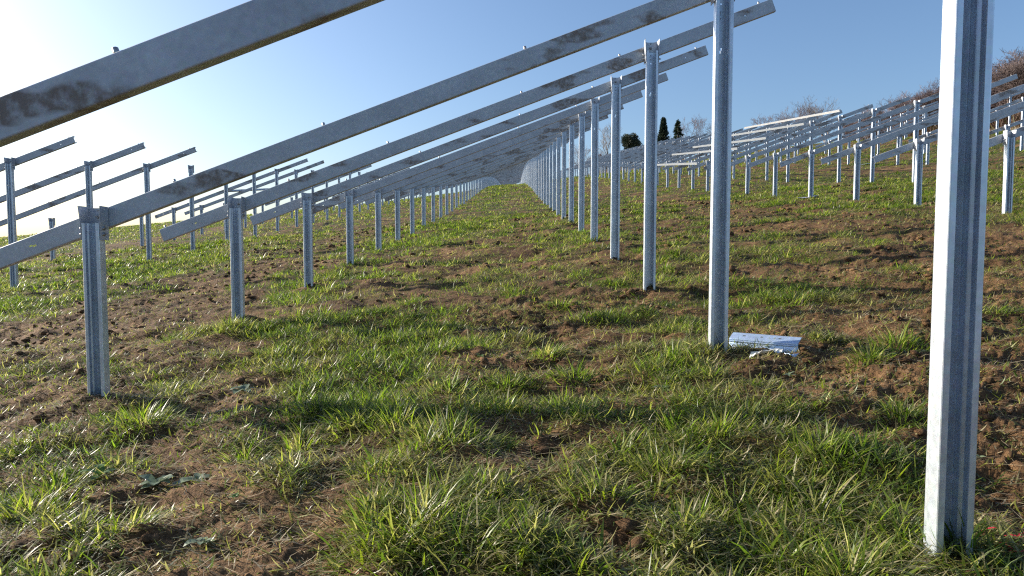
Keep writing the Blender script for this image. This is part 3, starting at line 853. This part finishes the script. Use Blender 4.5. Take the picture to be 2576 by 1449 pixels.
# ------------------------------------------------------------------ trees and hedge
def bare_tree_meshes(seed, h, spread, levels, bark, twig, stems=1, nb=5, twigr=.012):
    rr = random.Random(seed); T = MB(); C = MB()
    def grow(p, d, L, r, lv):
        segs = 3; pts = [p]
        for s in range(segs):
            d = (d + Vector((rr.gauss(0, .13), rr.gauss(0, .13), rr.gauss(.04, .08)))).normalized()
            q = pts[-1] + d * L / segs; pts.append(q)
            ra, rb = r * (1 - .45 * s / segs), r * (1 - .45 * (s + 1) / segs)
            (T if lv < 2 else C).tube(pts[-2], q, max(ra, twigr), max(rb, twigr), 5 if lv < 2 else 3, False)
            if lv < levels:
                for k in range(nb if s == segs - 1 else max(1, nb // 2)):
                    a = rr.uniform(0, 2 * pi); o_ = d.orthogonal().normalized(); o_.rotate(Matrix.Rotation(a, 3, d))
                    nd = (d * rr.uniform(.55, 1.0) + o_ * spread * rr.uniform(.6, 1.1) + Vector((0, 0, .12))).normalized()
                    grow(q, nd, L * rr.uniform(.5, .72), rb * .6, lv + 1)
    for s in range(stems):
        a = rr.uniform(0, 2 * pi); k = 0 if stems == 1 else .35
        grow(Vector((cos(a) * k * .5, sin(a) * k * .5, -.3)), Vector((cos(a) * k, sin(a) * k, 1)).normalized(), h * .42, h * .022 / stems ** .4, 0)
    return T.mesh('trunk', bark), C.mesh('crown', twig)
TREE_A = bare_tree_meshes(1, 8, .62, 4, M_BARK, M_TWIGP, 1, 3, .009)
TREE_B = bare_tree_meshes(2, 8, .75, 4, M_BARK, M_TWIG, 2, 3, .009)
TREE_C = bare_tree_meshes(3, 6, .85, 4, M_BARK, M_TWIG, 4, 4, .008)
TREE_D = bare_tree_meshes(4, 6, .80, 4, M_BARK, M_TWIGR, 4, 4, .008)
TREE_E = bare_tree_meshes(5, 8, .50, 4, M_TWIGP, M_TWIGP, 1, 3, .009)
HTS = {}
for nm, t in (('A', TREE_A), ('B', TREE_B), ('C', TREE_C), ('D', TREE_D), ('E', TREE_E)):
    HTS[nm] = (t, max(v.co.z for v in t[1].vertices))
def pix(x, y, depth):
    """ground-plan position on the sight line through a photo pixel, and the height at which it passes"""
    dx = (x - 1295) / 1720 * depth
    return dx, depth, CAM_Z + TANS * depth + (448 - y) / 1720 * depth
def tree(kind, px, py, depth, label, name='bare_tree', wide=1.0, group='bare trees on the skyline', cat='tree'):
    x, y, zt = pix(px, py, depth); z = float(base_h(x, y)); (T, C), h0 = HTS[kind]
    s = (zt - z) / h0
    e = empty(name, (x, y, z), (0, 0, random.uniform(0, 6)))
    e.scale = (s * wide, s * wide, s)
    obj('trunk', T, e); obj('crown', C, e); tag(e, label, cat, group)
tree('E', 1524, 312, 170, 'pale slender birch-like tree behind the tall posts of the middle row')
tree('B', 1462, 362, 150, 'bare brownish tree between the two thin middle posts', wide=1.1)
tree('C', 1500, 380, 140, 'low bare bush right of the brownish tree behind the middle posts', name='bare_bush', cat='bush')
tree('B', 1735, 290, 185, 'tall bare tree right beside the dark spruce', wide=.9)
tree('A', 1768, 305, 190, 'wide bare tree at the end of the conifer group', wide=1.2)
tree('B', 1925, 287, 150, 'small bare tree, lowest of the skyline clump above the white rails', wide=1.1)
tree('A', 1962, 270, 150, 'upright bare tree second in the skyline clump above the white rails', wide=.8)
tree('B', 1995, 262, 150, 'bare tree third in the skyline clump, left of the tallest one', wide=1.0)
tree('B', 2022, 265, 150, 'round bare tree directly left of the tallest skyline tree', wide=1.0)
tree('A', 2072, 236, 135, 'tallest bare skyline tree with fan-shaped crown above the girder ends', wide=1.1)
tree('C', 2130, 300, 105, 'low bare bush where the hedge begins', name='hedge_bush', group='hedge bushes', cat='bush')
HB = [(2190, 262, 92, 'C', 1.1), (2235, 245, 88, 'B', 1.1), (2290, 226, 84, 'C', 1.1), (2335, 216, 80, 'B', 1.0), (2370, 200, 77, 'C', 1.0),
      (2415, 185, 74, 'D', 1.1), (2460, 165, 71, 'C', 1.1), (2510, 150, 68, 'B', 1.0), (2548, 118, 66, 'B', 1.2), (2600, 110, 64, 'D', 1.1), (2660, 100, 62, 'C', 1.1), (2740, 95, 60, 'D', 1.1)]
WD = ['lowest', 'second', 'third', 'fourth', 'fifth', 'sixth', 'seventh', 'eighth', 'ninth', 'tenth', 'eleventh', 'twelfth']
for i, (px, py, dp, kd, wd) in enumerate(HB):
    tree(kd, px, py, dp, WD[i] + ' thorny bush of the reddish hedge, counted from its left end', name='hedge_bush', wide=wd, group='hedge bushes', cat='bush')
tree('B', 128, 583, 175, 'faint bare treetop beyond the left skyline', wide=1.0)
tree('B', 12, 590, 175, 'faint bare treetop at the left edge of the photo', wide=1.2)

def conifer(px, py, depth, hw, label, style, mat, seed):
    x, y, zt = pix(px, py, depth); z = float(base_h(x, y)); h = zt - z; r = random.Random(seed)
    e = empty('conifer_tree', (x, y, z))
    t = MB(); t.tube((0, 0, -.3), (0, 0, h * .93), h * .03, h * .004, 8); t.build('trunk', M_BARK, e)
    C = MB(); W = hw * depth / 1720
    def spray(p, d, s):
        a = Vector(d).normalized(); b_ = a.cross(Vector((r.uniform(-1, 1), r.uniform(-1, 1), r.uniform(-.4, 1)))).normalized()
        p = Vector(p)
        C.add([p - b_ * s * .28, p + a * s * .5 - b_ * s * .3, p + a * s * 1.2, p + a * s * .5 + b_ * s * .3, p + b_ * s * .28], [(0, 1, 2, 3, 4)])
    if style == 'round':
        lobes = [(r.uniform(-.55, .55) * W, r.uniform(-.6, .6) * W, h * r.uniform(.35, .8), W * r.uniform(.38, .55)) for _ in range(16)]
        lobes += [(0, 0, h * .6, W * .65), (.1 * W, 0, h * .82, W * .38)]
        for (lx, ly, lz, lr) in lobes:
            for k in range(420):
                v = Vector((r.gauss(0, 1), r.gauss(0, 1), r.gauss(0, 1))).normalized(); q = lr * r.uniform(.45, 1.08)
                p = (lx + v.x * q, ly + v.y * q, min(lz + v.z * q, h * .97))
                spray(p, (v.x, v.y, v.z * .6 + .5), h * r.uniform(.02, .045))
    else:
        dens = 260 if style == 'cone' else 120
        nl = 30
        for j in range(nl):
            u = j / nl; zz = h * (.08 + .9 * u)
            rad = W * ((1 - u) ** .8) * (1.0 if style == 'cone' else r.uniform(.65, 1.15)) * (1 if u > .12 else .8)
            nb = 9 if style != 'cone' else 14
            for k in range(nb):
                a = r.uniform(0, 2 * pi); rl = rad * r.uniform(.75, 1.1)
                for q in range(int(dens / nb)):
                    v = r.random() ** .6
                    p = (cos(a) * rl * v + r.gauss(0, .04) * W, sin(a) * rl * v + r.gauss(0, .04) * W,
                         zz + (.04 if style == 'cone' else -.03) * h * v + r.gauss(0, .012) * h)
                    spray(p, (cos(a), sin(a), .7 if style == 'cone' else -.1), h * r.uniform(.018, .04))
        for k in range(40): spray((r.gauss(0, .02) * W, r.gauss(0, .02) * W, h * r.uniform(.9, .98)), (r.gauss(0, .3), r.gauss(0, .3), 1), h * .03)
    C.build('crown', mat, e); tag(e, label, 'tree', 'conifers on the skyline')
conifer(1586, 333, 165, 27, 'dark rounded evergreen standing alone left of the offcut post line', 'round', M_CON, 1)
conifer(1664, 300, 170, 22, 'dense black-green cone-shaped conifer', 'cone', M_CON, 2)
conifer(1700, 302, 172, 25, 'ragged green spruce between the cone-shaped conifer and the bare trees', 'spruce', M_CON2, 3)

# undergrowth along the hedge and dead grass below it
def undergrowth():
    n = 26000
    t = rng.random(n)
    px = 1900 + t * 900; dp = np.interp(px, [1900, 2000, 2130, 2300, 2500, 2800], [118, 110, 100, 80, 66, 58]) + rng.normal(0, 2.2, n)
    x = (px - 1295) / 1720 * dp; y = dp
    hh = np.interp(px, [1900, 2130, 2300, 2550], [.8, 1.2, 2.0, 2.6])
    L = hh * (.25 + .8 * rng.random(n)); W = .03 + .04 * rng.random(n)
    az = rng.random(n) * 2 * pi; th0 = rng.random(n) * .5; th1 = rng.random(n) * 1.3
    c = mixc(np.array([.07, .035, .03]), np.array([.17, .10, .06]), rng.random(n) ** 1.5) * (.5 + .8 * rng.random(n))[:, None]
    c = np.where((rng.random(n) < .12)[:, None], mixc(G_OLIVE, G_DEEP, rng.random(n)), c)
    P = [blades(x, y, L, W, az, th0, th1, c, seg=3)]
    n = 22000
    px = 1850 + rng.random(n) * 950; dp = np.interp(px, [1850, 2000, 2130, 2300, 2500, 2800], [112, 106, 96, 77, 63, 55]) + rng.normal(0, 2.4, n)
    x = (px - 1295) / 1720 * dp
    c = mixc(STRAW * .8, np.array([.22, .13, .07]), rng.random(n))
    P.append(blades(x, dp, .2 + .4 * rng.random(n), .03 + .03 * rng.random(n), rng.random(n) * 6.28, rng.random(n) * .5, rng.random(n), c, seg=2))
    o = soup('undergrowth', P, M_STRAW); tag(o, 'reddish brambles and dead grass along the foot of the hedge', 'undergrowth', kind='stuff')
undergrowth()
